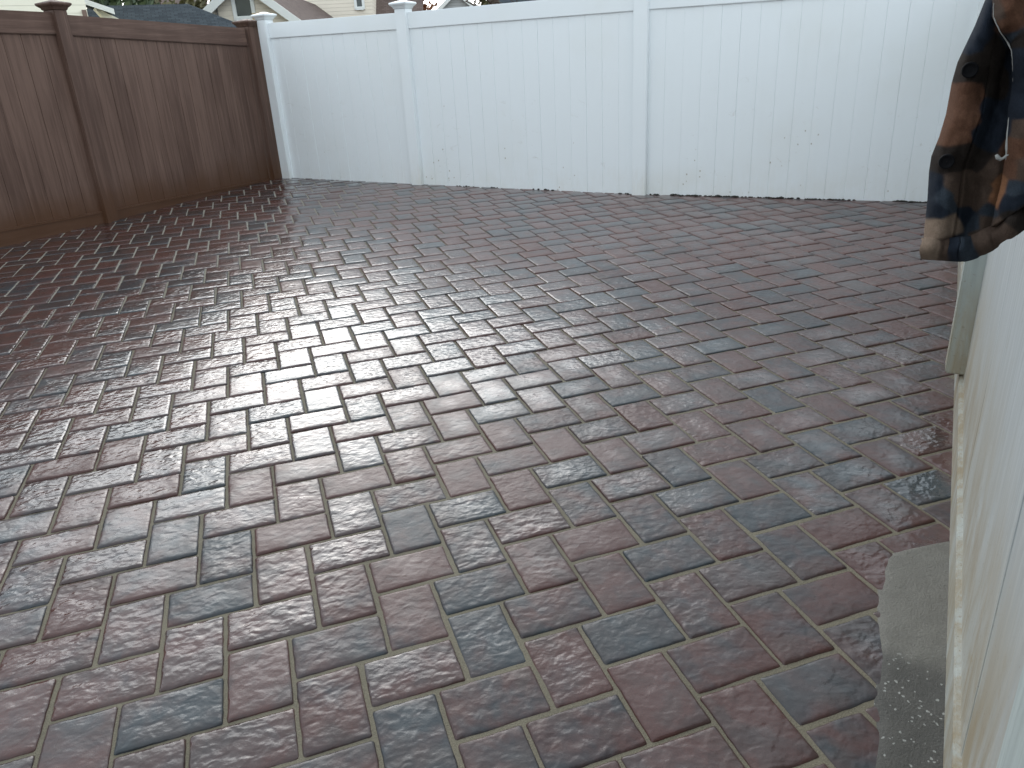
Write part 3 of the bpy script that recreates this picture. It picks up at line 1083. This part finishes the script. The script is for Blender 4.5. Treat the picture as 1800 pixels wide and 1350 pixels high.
    for (bx, by) in ((1705, 123), (1664, 284)):
        c = on(bx, by, A0 - 0.020)
        mb = MB()
        rad = 0.0092
        ax = -D3; ux = N3; uz = Vector((0, 0, 1))
        prof = [(rad * 0.97, -0.004), (rad, 0.0), (rad * 0.93, 0.0026), (rad * 0.78, 0.0028), (rad * 0.66, 0.0012), (rad * 0.3, 0.0010), (0.0005, 0.0012)]
        n = 24
        V = [c + ux * (q * math.cos(2 * math.pi * k / n)) + uz * (q * math.sin(2 * math.pi * k / n)) + ax * h for q, h in prof for k in range(n)]
        Fc = [(i * n + k, i * n + (k + 1) % n, (i + 1) * n + (k + 1) % n, (i + 1) * n + k) for i in range(len(prof) - 1) for k in range(n)]
        mb.add(V, Fc)
        mb.build('button', bm_, root, smooth=True)
    # pale fleece showing along the flap edge, and a torn tuft of it
    wl = plain('fleece', (0.27, 0.27, 0.26), 0.95, 0.3, 200)

    def tube(pts, rads, name):
        mb = MB(); n = 8; V = []; Fc = []
        for i, p in enumerate(pts):
            t = (pts[min(i + 1, len(pts) - 1)] - pts[max(i - 1, 0)]).normalized()
            a = t.cross(D3).normalized(); b = t.cross(a)
            for k in range(n):
                V.append(p + (a * math.cos(2 * math.pi * k / n) + b * math.sin(2 * math.pi * k / n)) * rads[i])
        for i in range(len(pts) - 1):
            for k in range(n):
                Fc.append((i * n + k, i * n + (k + 1) % n, (i + 1) * n + (k + 1) % n, (i + 1) * n + k))
        Fc.append(tuple(range(n))); Fc.append(tuple((len(pts) - 1) * n + k for k in range(n)))
        mb.add(V, Fc)
        return mb.build(name, wl, root, smooth=True)
    pts = []; rads = []
    for i in range(90):
        py = 5 + (345 - 5) * i / 89
        px = interp(edge, py) - 0.5 + 1.2 * noise.noise(Vector((py / 9.0, 0, 0)))
        pts.append(on(px, py, A0 - 0.022 + wr(px * 0.8, py)))
        k = 0.0006 + 0.0006 * noise.noise(Vector((py / 14.0, 4, 0)))
        if py > 190: k += 0.0013 * math.sin(min(1, (py - 190) / 110) * math.pi)
        rads.append(max(0.0006, k))
    tube(pts, rads, 'edge_lining')
    tp = [(1751, 272), (1754, 277), (1759, 280), (1764, 278), (1768, 274), (1773, 272)]
    tube([on(x, y, A0 - 0.045) for x, y in tp], [0.0016, 0.0026, 0.0022, 0.0014, 0.0012, 0.0008], 'torn_tuft')


build_jacket()

# ------------------------------------------------------------------ neighbours' houses and trees beyond the fences
class Site:
    """a building's own frame: u to the right, v away from the camera, z up; origin at ground below pixel (cx) at distance D"""
    def __init__(self, cx, D, turn=0.0):
        d = ray(cx, 60); d.z = 0; d.normalize()
        self.o = Vector((CAM.x, CAM.y, 0)) + d * D
        d2 = Matrix.Rotation(math.radians(turn), 3, 'Z') @ d
        self.v = d2; self.u = Vector((d2.y, -d2.x, 0))

    def px(self, x, y, depth=0.0):
        # (u, z) of a sight line on the plane 'depth' behind the front
        d = ray(x, y)
        t = ((self.o + self.v * depth) - CAM).dot(self.v) / d.dot(self.v)
        p = CAM + d * t
        return ((p - self.o).dot(self.u), p.z)

    def P(self, u, v, z):
        q = self.o + self.u * u + self.v * v
        return Vector((q.x, q.y, z))

    def box(self, mb, u0, u1, v0, v1, z0, z1):
        c = [(u0, v0), (u1, v0), (u1, v1), (u0, v1)]
        mb.hexa([self.P(u, v, z0) for u, v in c] + [self.P(u, v, z1) for u, v in c])

    def slab(self, mb, pts, th):
        # polygon of (u,v,z) with thickness th below
        a = [self.P(*p) for p in pts]
        b = [q - Vector((0, 0, th)) for q in a]
        n = len(pts)
        mb.add(a + b, [tuple(range(n)), tuple(range(2 * n - 1, n - 1, -1))] + [(i, (i + 1) % n, n + (i + 1) % n, n + i) for i in range(n)])


GZ = -0.35


def roof_uv(o):
    me = o.data
    uvl = me.uv_layers.new(name='roof')
    for p in me.polygons:
        n = p.normal
        t = Vector((-n.y, n.x, 0))
        t = t.normalized() if t.length > 1e-3 else Vector((1, 0, 0))
        b = n.cross(t)
        for li in p.loop_indices:
            v = me.vertices[me.loops[li].vertex_index].co
            uvl.data[li].uv = (v.dot(t), v.dot(b))


def window(site, wall, u0, u1, z0, z1, v=0.0, mf=None, mg=None):
    mb = MB()
    t = 0.10
    site.box(mb, u0 - t, u0, v - 0.05, v - 0.002, z0 - t, z1 + t)
    site.box(mb, u1, u1 + t, v - 0.05, v - 0.002, z0 - t, z1 + t)
    site.box(mb, u0, u1, v - 0.05, v - 0.002, z1, z1 + t)
    site.box(mb, u0 - 0.04, u1 + 0.04, v - 0.09, v - 0.052, z0 - t - 0.02, z0 - 0.02)
    site.box(mb, u0, u1, v - 0.05, v - 0.002, z0 - t, z0)
    m_ = (z0 + z1) / 2
    site.box(mb, u0, u1, v - 0.04, v - 0.002, m_ - 0.03, m_ + 0.03)
    w_ = mb.build('window', mf, wall)
    g_ = MB()
    site.box(g_, u0, u1, v - 0.02, v - 0.004, z0, m_ - 0.03)
    site.box(g_, u0, u1, v - 0.02, v - 0.004, m_ + 0.03, z1)
    g_.build('pane', mg, w_)
    return w_


glass = NT('window_glass')
gP2 = glass.pos()
glass.link(glass.mix(glass.noise(gP2, 1.2, 2), (0.03, 0.04, 0.04), (0.10, 0.12, 0.12)), 'Base Color')
glass.b.inputs['Roughness'].default_value = 0.08
glass = glass.m
trim = plain('white_trim', (0.80, 0.82, 0.80), 0.45, 0.04)
cream = siding('cream_siding', (0.90, 0.86, 0.70))
tanw = siding('tan_siding', (0.82, 0.74, 0.62))
greyw = siding('grey_siding', (0.52, 0.54, 0.55))
slate = shingle('slate_shingle', (0.036, 0.046, 0.056), (0.062, 0.076, 0.088))
brownsh = shingle('brown_shingle', (0.125, 0.095, 0.085), (0.175, 0.135, 0.12))
wood = plain('weathered_wood', (0.52, 0.40, 0.22), 0.7, 0.25, 14)


def house_cream():
    s = Site(60, 17.0)
    root = empty('house', s.P(0, 0, GZ), 'cream sided house with white rake board behind the left end of the brown fence', 'house')
    uR, _ = s.px(152, 15)
    uL, _ = s.px(-330, 15)
    mb = MB(); s.box(mb, uL, uR, 0, 8, GZ, 5.6)
    mb.build('wall', cream, root)
    rb = MB()
    ov = 0.4
    s.slab(rb, [(uL - ov, -ov, 5.6), (uR + ov, -ov, 5.6), (uR + ov, 4, 7.8), (uL - ov, 4, 7.8)], 0.16)
    s.slab(rb, [(uL - ov, 8 + ov, 5.6), (uL - ov, 4.002, 7.8), (uR + ov, 4.002, 7.8), (uR + ov, 8 + ov, 5.6)], 0.16)
    ro = rb.build('roof', slate, root); roof_uv(ro)
    # low wing at the right end: gable with white rake board
    a = s.px(150, 0, 1.0); b = s.px(198, 17, 1.0); c = s.px(208, 33, 1.0)
    sl = (b[1] - a[1]) / (b[0] - a[0])
    apexu = uR + 0.02; apexz = a[1] - sl * (a[0] - apexu)
    eu = b[0]; ez = b[1]
    wb = MB()
    w0 = s.px(164, 11, 1.2); w1 = s.px(209, 33, 1.2); w2 = s.px(184, 33, 1.2)
    w3 = (w1[0] + (w1[0] - w0[0]) * 0.5, w1[1] + (w1[1] - w0[1]) * 0.5)
    pts = [(w2[0] + 0.25, GZ), (w3[0], GZ), w3, w0, w2]
    wb.add([s.P(u, 1.2, z) for u, z in pts] + [s.P(u, 1.7, z) for u, z in pts],
           [(0, 1, 2, 3, 4), (9, 8, 7, 6, 5), (0, 5, 6, 1), (1, 6, 7, 2), (2, 7, 8, 3), (3, 8, 9, 4), (4, 9, 5, 0)])
    wb.build('wall', cream, root)
    rb = MB()
    s.slab(rb, [(apexu, 1.0, apexz), (eu, 1.0, ez), (eu, 1.75, ez), (apexu, 1.75, apexz)], 0.06)
    ro = rb.build('roof', slate, root); roof_uv(ro)
    tb = MB()
    th = 0.085
    q = [(apexu, apexz + 0.012), (eu + 0.02, ez + 0.012), (eu + 0.02, ez - th), (apexu, apexz - th)]
    tb.add([s.P(u, 0.96, z) for u, z in q] + [s.P(u, 0.998, z) for u, z in q],
           [(3, 2, 1, 0), (4, 5, 6, 7), (0, 1, 5, 4), (1, 2, 6, 5), (2, 3, 7, 6), (3, 0, 4, 7)])
    tb.build('rake_board', trim, root)
    db = MB()
    d0 = s.px(143, 18); d1 = s.px(155, 26)
    s.box(db, d0[0], d1[0] - 0.02, -0.09, -0.003, d1[1] - 0.05, d0[1])
    db.build('wall_vent', plain('brown_metal', (0.20, 0.13, 0.10), 0.5), root)


def garage():
    s = Site(300, 20.0)
    root = empty('garage', s.P(0, 0, GZ), 'low garage with a dark blue grey shingle hip roof behind the brown fence', 'garage')
    rd = 2.2
    r0 = s.px(160, 7, rd); r1 = s.px(331, 10, rd)
    zr = (r0[1] + r1[1]) / 2
    e1 = s.px(432, 51, 0.0)
    slope_z = e1[1] - 0.25
    uR = e1[0] + 0.55; uL = r0[0] - 0.9
    ze = e1[1] - 0.18
    rb = MB()
    s.slab(rb, [(uL, 0, ze), (uR, 0, ze), (r1[0], rd, zr), (r0[0], rd, zr)], 0.09)
    s.slab(rb, [(uR, 0.001, ze), (uR, 2 * rd, ze), (r1[0], rd + 0.001, zr)], 0.09)
    s.slab(rb, [(uR, 2 * rd, ze), (uL, 2 * rd, ze), (r0[0], rd + 0.002, zr), (r1[0], rd + 0.002, zr)], 0.09)
    s.slab(rb, [(uL, 2 * rd, ze), (uL, 0.001, ze), (r0[0], rd + 0.001, zr)], 0.09)
    ro = rb.build('roof', slate, root); roof_uv(ro)
    wb = MB()
    s.box(wb, uL + 0.3, uR - 0.3, 0.3, 2 * rd - 0.3, GZ, ze - 0.10)
    wb.build('wall', cream, root)
    fb = MB()
    s.box(fb, uL, uR, -0.03, -0.002, ze - 0.16, ze - 0.01)
    fb.build('fascia', trim, root)


def house_tan():
    s = Site(430, 24.0, -16.0)
    root = empty('house', s.P(0, 0, GZ), 'tan gable house with white rake trim and a window behind the corner of the fences', 'house')
    L0 = s.px(360, 22); R0 = s.px(531, 36)
    L1 = s.px(382, 0); R1 = s.px(481, 0)
    ml = (L1[1] - L0[1]) / (L1[0] - L0[0]); mr = (R1[1] - R0[1]) / (R1[0] - R0[0])
    ua = (R0[1] - mr * R0[0] - L0[1] + ml * L0[0]) / (ml - mr); za = L0[1] + ml * (ua - L0[0])
    ze = 2.2
    uL = L0[0] + (ze - L0[1]) / ml; uR = R0[0] + (ze - R0[1]) / mr
    dp = 11.5
    wb = MB()
    q = [(uL + 0.25, GZ), (uR - 0.25, GZ), (uR - 0.25, ze + 0.05), (ua, za - 0.16), (uL + 0.25, ze + 0.05)]
    n = 5
    wb.add([s.P(u, 0, z) for u, z in q] + [s.P(u, dp, z) for u, z in q],
           [tuple(range(n)), tuple(range(2 * n - 1, n - 1, -1))] + [(i, n + i, n + (i + 1) % n, (i + 1) % n) for i in range(n)])
    wall = wb.build('wall', tanw, root)
    rb = MB()
    s.slab(rb, [(ua, -0.25, za), (uR, -0.25, ze), (uR, dp, ze), (ua, dp, za)], 0.14)
    s.slab(rb, [(ua - 0.001, -0.25, za), (ua - 0.001, dp, za), (uL, dp, ze), (uL, -0.25, ze)], 0.14)
    ro = rb.build('roof', brownsh, root); roof_uv(ro)
    for (eu, sgn) in ((uL, -1), (uR, 1)):
        tb = MB()
        k = [(ua, za + 0.015), (eu, ze + 0.015), (eu, ze - 0.24), (ua, za - 0.24)]
        tb.add([s.P(u, -0.30, z) for u, z in k] + [s.P(u, -0.253, z) for u, z in k],
               [(3, 2, 1, 0), (4, 5, 6, 7), (0, 1, 5, 4), (1, 2, 6, 5), (2, 3, 7, 6), (3, 0, 4, 7)])
        tb.build('rake_board', trim, root)
    a = s.px(418, 29); b = s.px(440, 2)
    window(s, root, a[0], b[0], a[1], a[1] + 1.15, 0.0, trim, glass)
    pb = MB()
    a = s.px(444, 28); b = s.px(462, 28)
    s.box(pb, a[0] + 0.02, b[0], -0.12, -0.003, GZ, za - 0.9)
    pb.build('chase', wood, root)
    cb = MB()
    a = s.px(381, 14)
    s.box(cb, a[0] - 0.01, a[0] + 0.02, -0.04, -0.003, GZ, a[1] + 0.3)
    cb.build('cable', plain('cable_grey', (0.2, 0.19, 0.18), 0.6), root)


def house_back():
    s = Site(620, 33.0, -6.0)
    root = empty('house', s.P(0, 0, GZ), 'beige sided house with a narrow white window and brown roof beyond the white fence', 'house')
    uL, _ = s.px(520, 10); uR, _ = s.px(655, 10)
    wb = MB(); s.box(wb, uL, uR, 0, 6, GZ, 5.4)
    wall = wb.build('wall', tanw, root)
    rb = MB()
    s.slab(rb, [(uL - .3, -.3, 5.4), (uR + .3, -.3, 5.4), (uR + .3, 3, 7.2), (uL - .3, 3, 7.2)], 0.14)
    s.slab(rb, [(uL - .3, 6.3, 5.4), (uL - .3, 3.002, 7.2), (uR + .3, 3.002, 7.2), (uR + .3, 6.3, 5.4)], 0.14)
    # lower brown roof at the right
    u2, _ = s.px(742, 10)
    s.slab(rb, [(uR + 0.005, -0.6, 2.5), (u2, -0.6, 2.5), (u2, 5.5, 6.1), (uR + 0.005, 5.5, 6.1)], 0.14)
    ro = rb.build('roof', brownsh, root); roof_uv(ro)
    lb = MB(); s.box(lb, uR + 0.02, u2 - 0.3, 0, 5.2, GZ, 2.6)
    lb.build('wall', tanw, root)
    a = s.px(628, 12); b = s.px(637, 12)
    window(s, root, a[0], b[0], a[1], a[1] + 1.2, 0.0, trim, glass)


def house_grey():
    s = Site(802, 42.0)
    root = empty('house', s.P(0, 0, GZ), 'small light grey gable house with white rake boards behind the middle white panel', 'house')
    L0 = s.px(771, 14); R0 = s.px(834, 10); A_ = s.px(801, -18)
    ua, za = A_
    ml = (za - L0[1]) / (ua - L0[0]); mr = (za - R0[1]) / (ua - R0[0])
    ze = 2.6
    uL = ua + (ze - za) / ml; uR = ua + (ze - za) / mr
    wb = MB(); n = 5
    q = [(uL + 0.2, GZ), (uR - 0.2, GZ), (uR - 0.2, ze), (ua, za - 0.15), (uL + 0.2, ze)]
    wb.add([s.P(u, 0, z) for u, z in q] + [s.P(u, 7, z) for u, z in q],
           [tuple(range(n)), tuple(range(2 * n - 1, n - 1, -1))] + [(i, n + i, n + (i + 1) % n, (i + 1) % n) for i in range(n)])
    wb.build('wall', greyw, root)
    rb = MB()
    s.slab(rb, [(ua, -0.25, za), (uR, -0.25, ze), (uR, 7.2, ze), (ua, 7.2, za)], 0.14)
    s.slab(rb, [(ua - 0.001, -0.25, za), (ua - 0.001, 7.2, za), (uL, 7.2, ze), (uL, -0.25, ze)], 0.14)
    ro = rb.build('roof', slate, root); roof_uv(ro)
    for eu in (uL, uR):
        tb = MB()
        k = [(ua, za + 0.015), (eu, ze + 0.015), (eu, ze - 0.22), (ua, za - 0.22)]
        tb.add([s.P(u, -0.30, z) for u, z in k] + [s.P(u, -0.253, z) for u, z in k],
               [(3, 2, 1, 0), (4, 5, 6, 7), (0, 1, 5, 4), (1, 2, 6, 5), (2, 3, 7, 6), (3, 0, 4, 7)])
        tb.build('rake_board', trim, root)


def house_pale():
    s = Site(905, 55.0)
    root = empty('house', s.P(0, 0, GZ), 'pale grey house far behind the white fence, partly hidden by bare branches', 'house')
    a, _ = s.px(866, 5); b, _ = s.px(1010, 5)
    wb = MB(); s.box(wb, a, b, 0, 8, GZ, 5.2); wb.build('wall', greyw, root)
    rb = MB()
    s.slab(rb, [(a - .4, -.4, 5.2), (b + .4, -.4, 5.2), (b + .4, 4, 7.6), (a - .4, 4, 7.6)], 0.15)
    s.slab(rb, [(a - .4, 8.4, 5.2), (a - .4, 4.002, 7.6), (b + .4, 4.002, 7.6), (b + .4, 8.4, 5.2)], 0.15)
    ro = rb.build('roof', slate, root); roof_uv(ro)


def house_pink():
    s = Site(325, 46.0)
    root = empty('house', s.P(0, 0, GZ), 'salmon pink house far behind the garage roof', 'house')
    a, _ = s.px(245, 5); b, _ = s.px(354, 5)
    pk = siding('pink_siding', (0.62, 0.33, 0.27))
    wb = MB(); s.box(wb, a, b, 0, 7, GZ, 5.0); wb.build('wall', pk, root)
    rb = MB()
    s.slab(rb, [(a - .3, -.3, 5.0), (b + .3, -.3, 5.0), (b + .3, 3.5, 7.0), (a - .3, 3.5, 7.0)], 0.15)
    s.slab(rb, [(a - .3, 7.3, 5.0), (a - .3, 3.502, 7.0), (b + .3, 3.502, 7.0), (b + .3, 7.3, 5.0)], 0.15)
    ro = rb.build('roof', brownsh, root); roof_uv(ro)


bark = plain('bark', (0.075, 0.055, 0.042), 0.9, 0.4, 20)


def tree(px, D, h, cr, label, lm, leaves=2200, base=0.8, name='tree', leaf=0.16, group=None):
    d = ray(px, 60); d.z = 0; d.normalize()
    o = Vector((CAM.x, CAM.y, GZ)) + d * D
    root = empty(name, o, label, 'tree' if name != 'shrub' else 'shrub', group)
    R = random.Random(int(px * 7 + D))
    mb = MB()

    def limb(p0, p1, r0, r1, n=7, seg=4):
        t = (p1 - p0).normalized(); a = t.orthogonal().normalized(); b = t.cross(a)
        V = []; Fc = []
        bend = a * R.uniform(-.12, .12) * (p1 - p0).length
        for i in range(seg + 1):
            s_ = i / seg
            c = p0.lerp(p1, s_) + bend * math.sin(s_ * math.pi); r_ = r0 + (r1 - r0) * s_
            for k in range(n):
                V.append(c + (a * math.cos(2 * math.pi * k / n) + b * math.sin(2 * math.pi * k / n)) * r_)
        for i in range(seg):
            for k in range(n):
                Fc.append((i * n + k, i * n + (k + 1) % n, (i + 1) * n + (k + 1) % n, (i + 1) * n + k))
        mb.add(V, Fc)
    top = o + Vector((R.uniform(-.2, .2), R.uniform(-.2, .2), h * 0.8))
    limb(o, top, 0.035 * h, 0.008 * h, 9, 6)
    ends = [top]
    for i in range(13):
        s_ = R.uniform(0.25, 0.95)
        p0 = o.lerp(top, s_)
        az = R.uniform(0, 6.283)
        p1 = p0 + Vector((math.cos(az), math.sin(az), R.uniform(0.3, 0.9))).normalized() * cr * R.uniform(0.6, 1.0)
        limb(p0, p1, 0.012 * h, 0.003 * h, 6, 4)
        ends.append(p1); ends.append(p0.lerp(p1, 0.6))
        for j in range(3):
            q0 = p0.lerp(p1, R.uniform(0.4, 1)); q1 = q0 + Vector((R.uniform(-1, 1), R.uniform(-1, 1), R.uniform(-.2, 1))).normalized() * cr * 0.4
            limb(q0, q1, 0.005 * h, 0.0012 * h, 5, 3)
            ends.append(q1)
    mb.build('trunk', bark, root, smooth=True)
    if leaves:
        lb = MB()
        for i in range(leaves):
            e = R.choice(ends)
            p = e + Vector((R.gauss(0, 1), R.gauss(0, 1), R.gauss(0, 0.8))) * cr * 0.17
            if p.z < GZ + base: p.z = GZ + base + R.random() * 0.5
            n_ = Vector((R.uniform(-1, 1), R.uniform(-1, 1), R.uniform(-.3, 1))).normalized()
            a = n_.orthogonal().normalized(); b = n_.cross(a)
            s_ = leaf * R.uniform(0.6, 1.3)
            lb.add([p - a * s_, p + b * s_ * .5, p + a * s_, p - b * s_ * .5], [(0, 1, 2, 3)])
        lb.build('crown', lm, root)
    return root


def shrub(px, D, h, wd, label, lm, leaves=1500, leaf=0.12):
    d = ray(px, 60); d.z = 0; d.normalize()
    o = Vector((CAM.x, CAM.y, GZ)) + d * D
    root = empty('shrub', o, label, 'shrub')
    R = random.Random(int(px * 13 + D))
    cl = [o + Vector((R.uniform(-1, 1) * wd * .5, R.uniform(-1, 1) * wd * .4, h * R.uniform(.25, .9))) for _ in range(22)]
    lb = MB()
    for i in range(leaves):
        p = R.choice(cl) + Vector((R.gauss(0, 1), R.gauss(0, 1), R.gauss(0, 1))) * wd * .1
        if p.z < GZ + 0.1: p.z = GZ + 0.1
        n_ = Vector((R.uniform(-1, 1), R.uniform(-1, 1), R.uniform(-.3, 1))).normalized()
        a = n_.orthogonal().normalized(); b = n_.cross(a); s_ = leaf * R.uniform(.6, 1.3)
        lb.add([p - a * s_, p + b * s_ * .5, p + a * s_, p - b * s_ * .5], [(0, 1, 2, 3)])
    lb.build('foliage', lm, root)
    sb = MB()
    for q in cl[:9]:
        a = (q - o).orthogonal().normalized() * 0.02; b = a.cross(q - o).normalized() * 0.02
        sb.add([o + a, o + b, o - a, o - b, q + a * .3, q + b * .3, q - a * .3, q - b * .3], [(0, 1, 5, 4), (1, 2, 6, 5), (2, 3, 7, 6), (3, 0, 4, 7)])
    sb.build('stem', bark, root)


house_cream(); garage(); house_tan(); house_back(); house_grey(); house_pale(); house_pink()
green = leaf_material('dark_green_leaf', (0.025, 0.045, 0.018), (0.075, 0.105, 0.04))
olive = leaf_material('olive_leaf', (0.06, 0.06, 0.022), (0.15, 0.13, 0.05))
orange = leaf_material('autumn_leaf', (0.16, 0.055, 0.025), (0.42, 0.17, 0.06))
tree(214, 30, 6.5, 1.4, 'dark green leafy tree behind the garage roof beside the cream house', green, 3000)
tree(296, 43, 7.0, 1.5, 'brownish tree with thin foliage before the pink house', olive, 260)
shrub(348, 27, 4.3, 1.5, 'olive shrub between the garage roof and the tan gable', olive, 1800)
tree(748, 47, 7.5, 1.3, 'autumn tree with orange red leaves between the brown roof and the grey gable', orange, 1500)
tree(850, 47, 7.0, 1.1, 'tree with olive brown foliage to the right of the grey gable', olive, 2200)
tree(884, 40, 7.5, 2.2, 'bare tree without leaves in front of the pale grey house', None, 0)
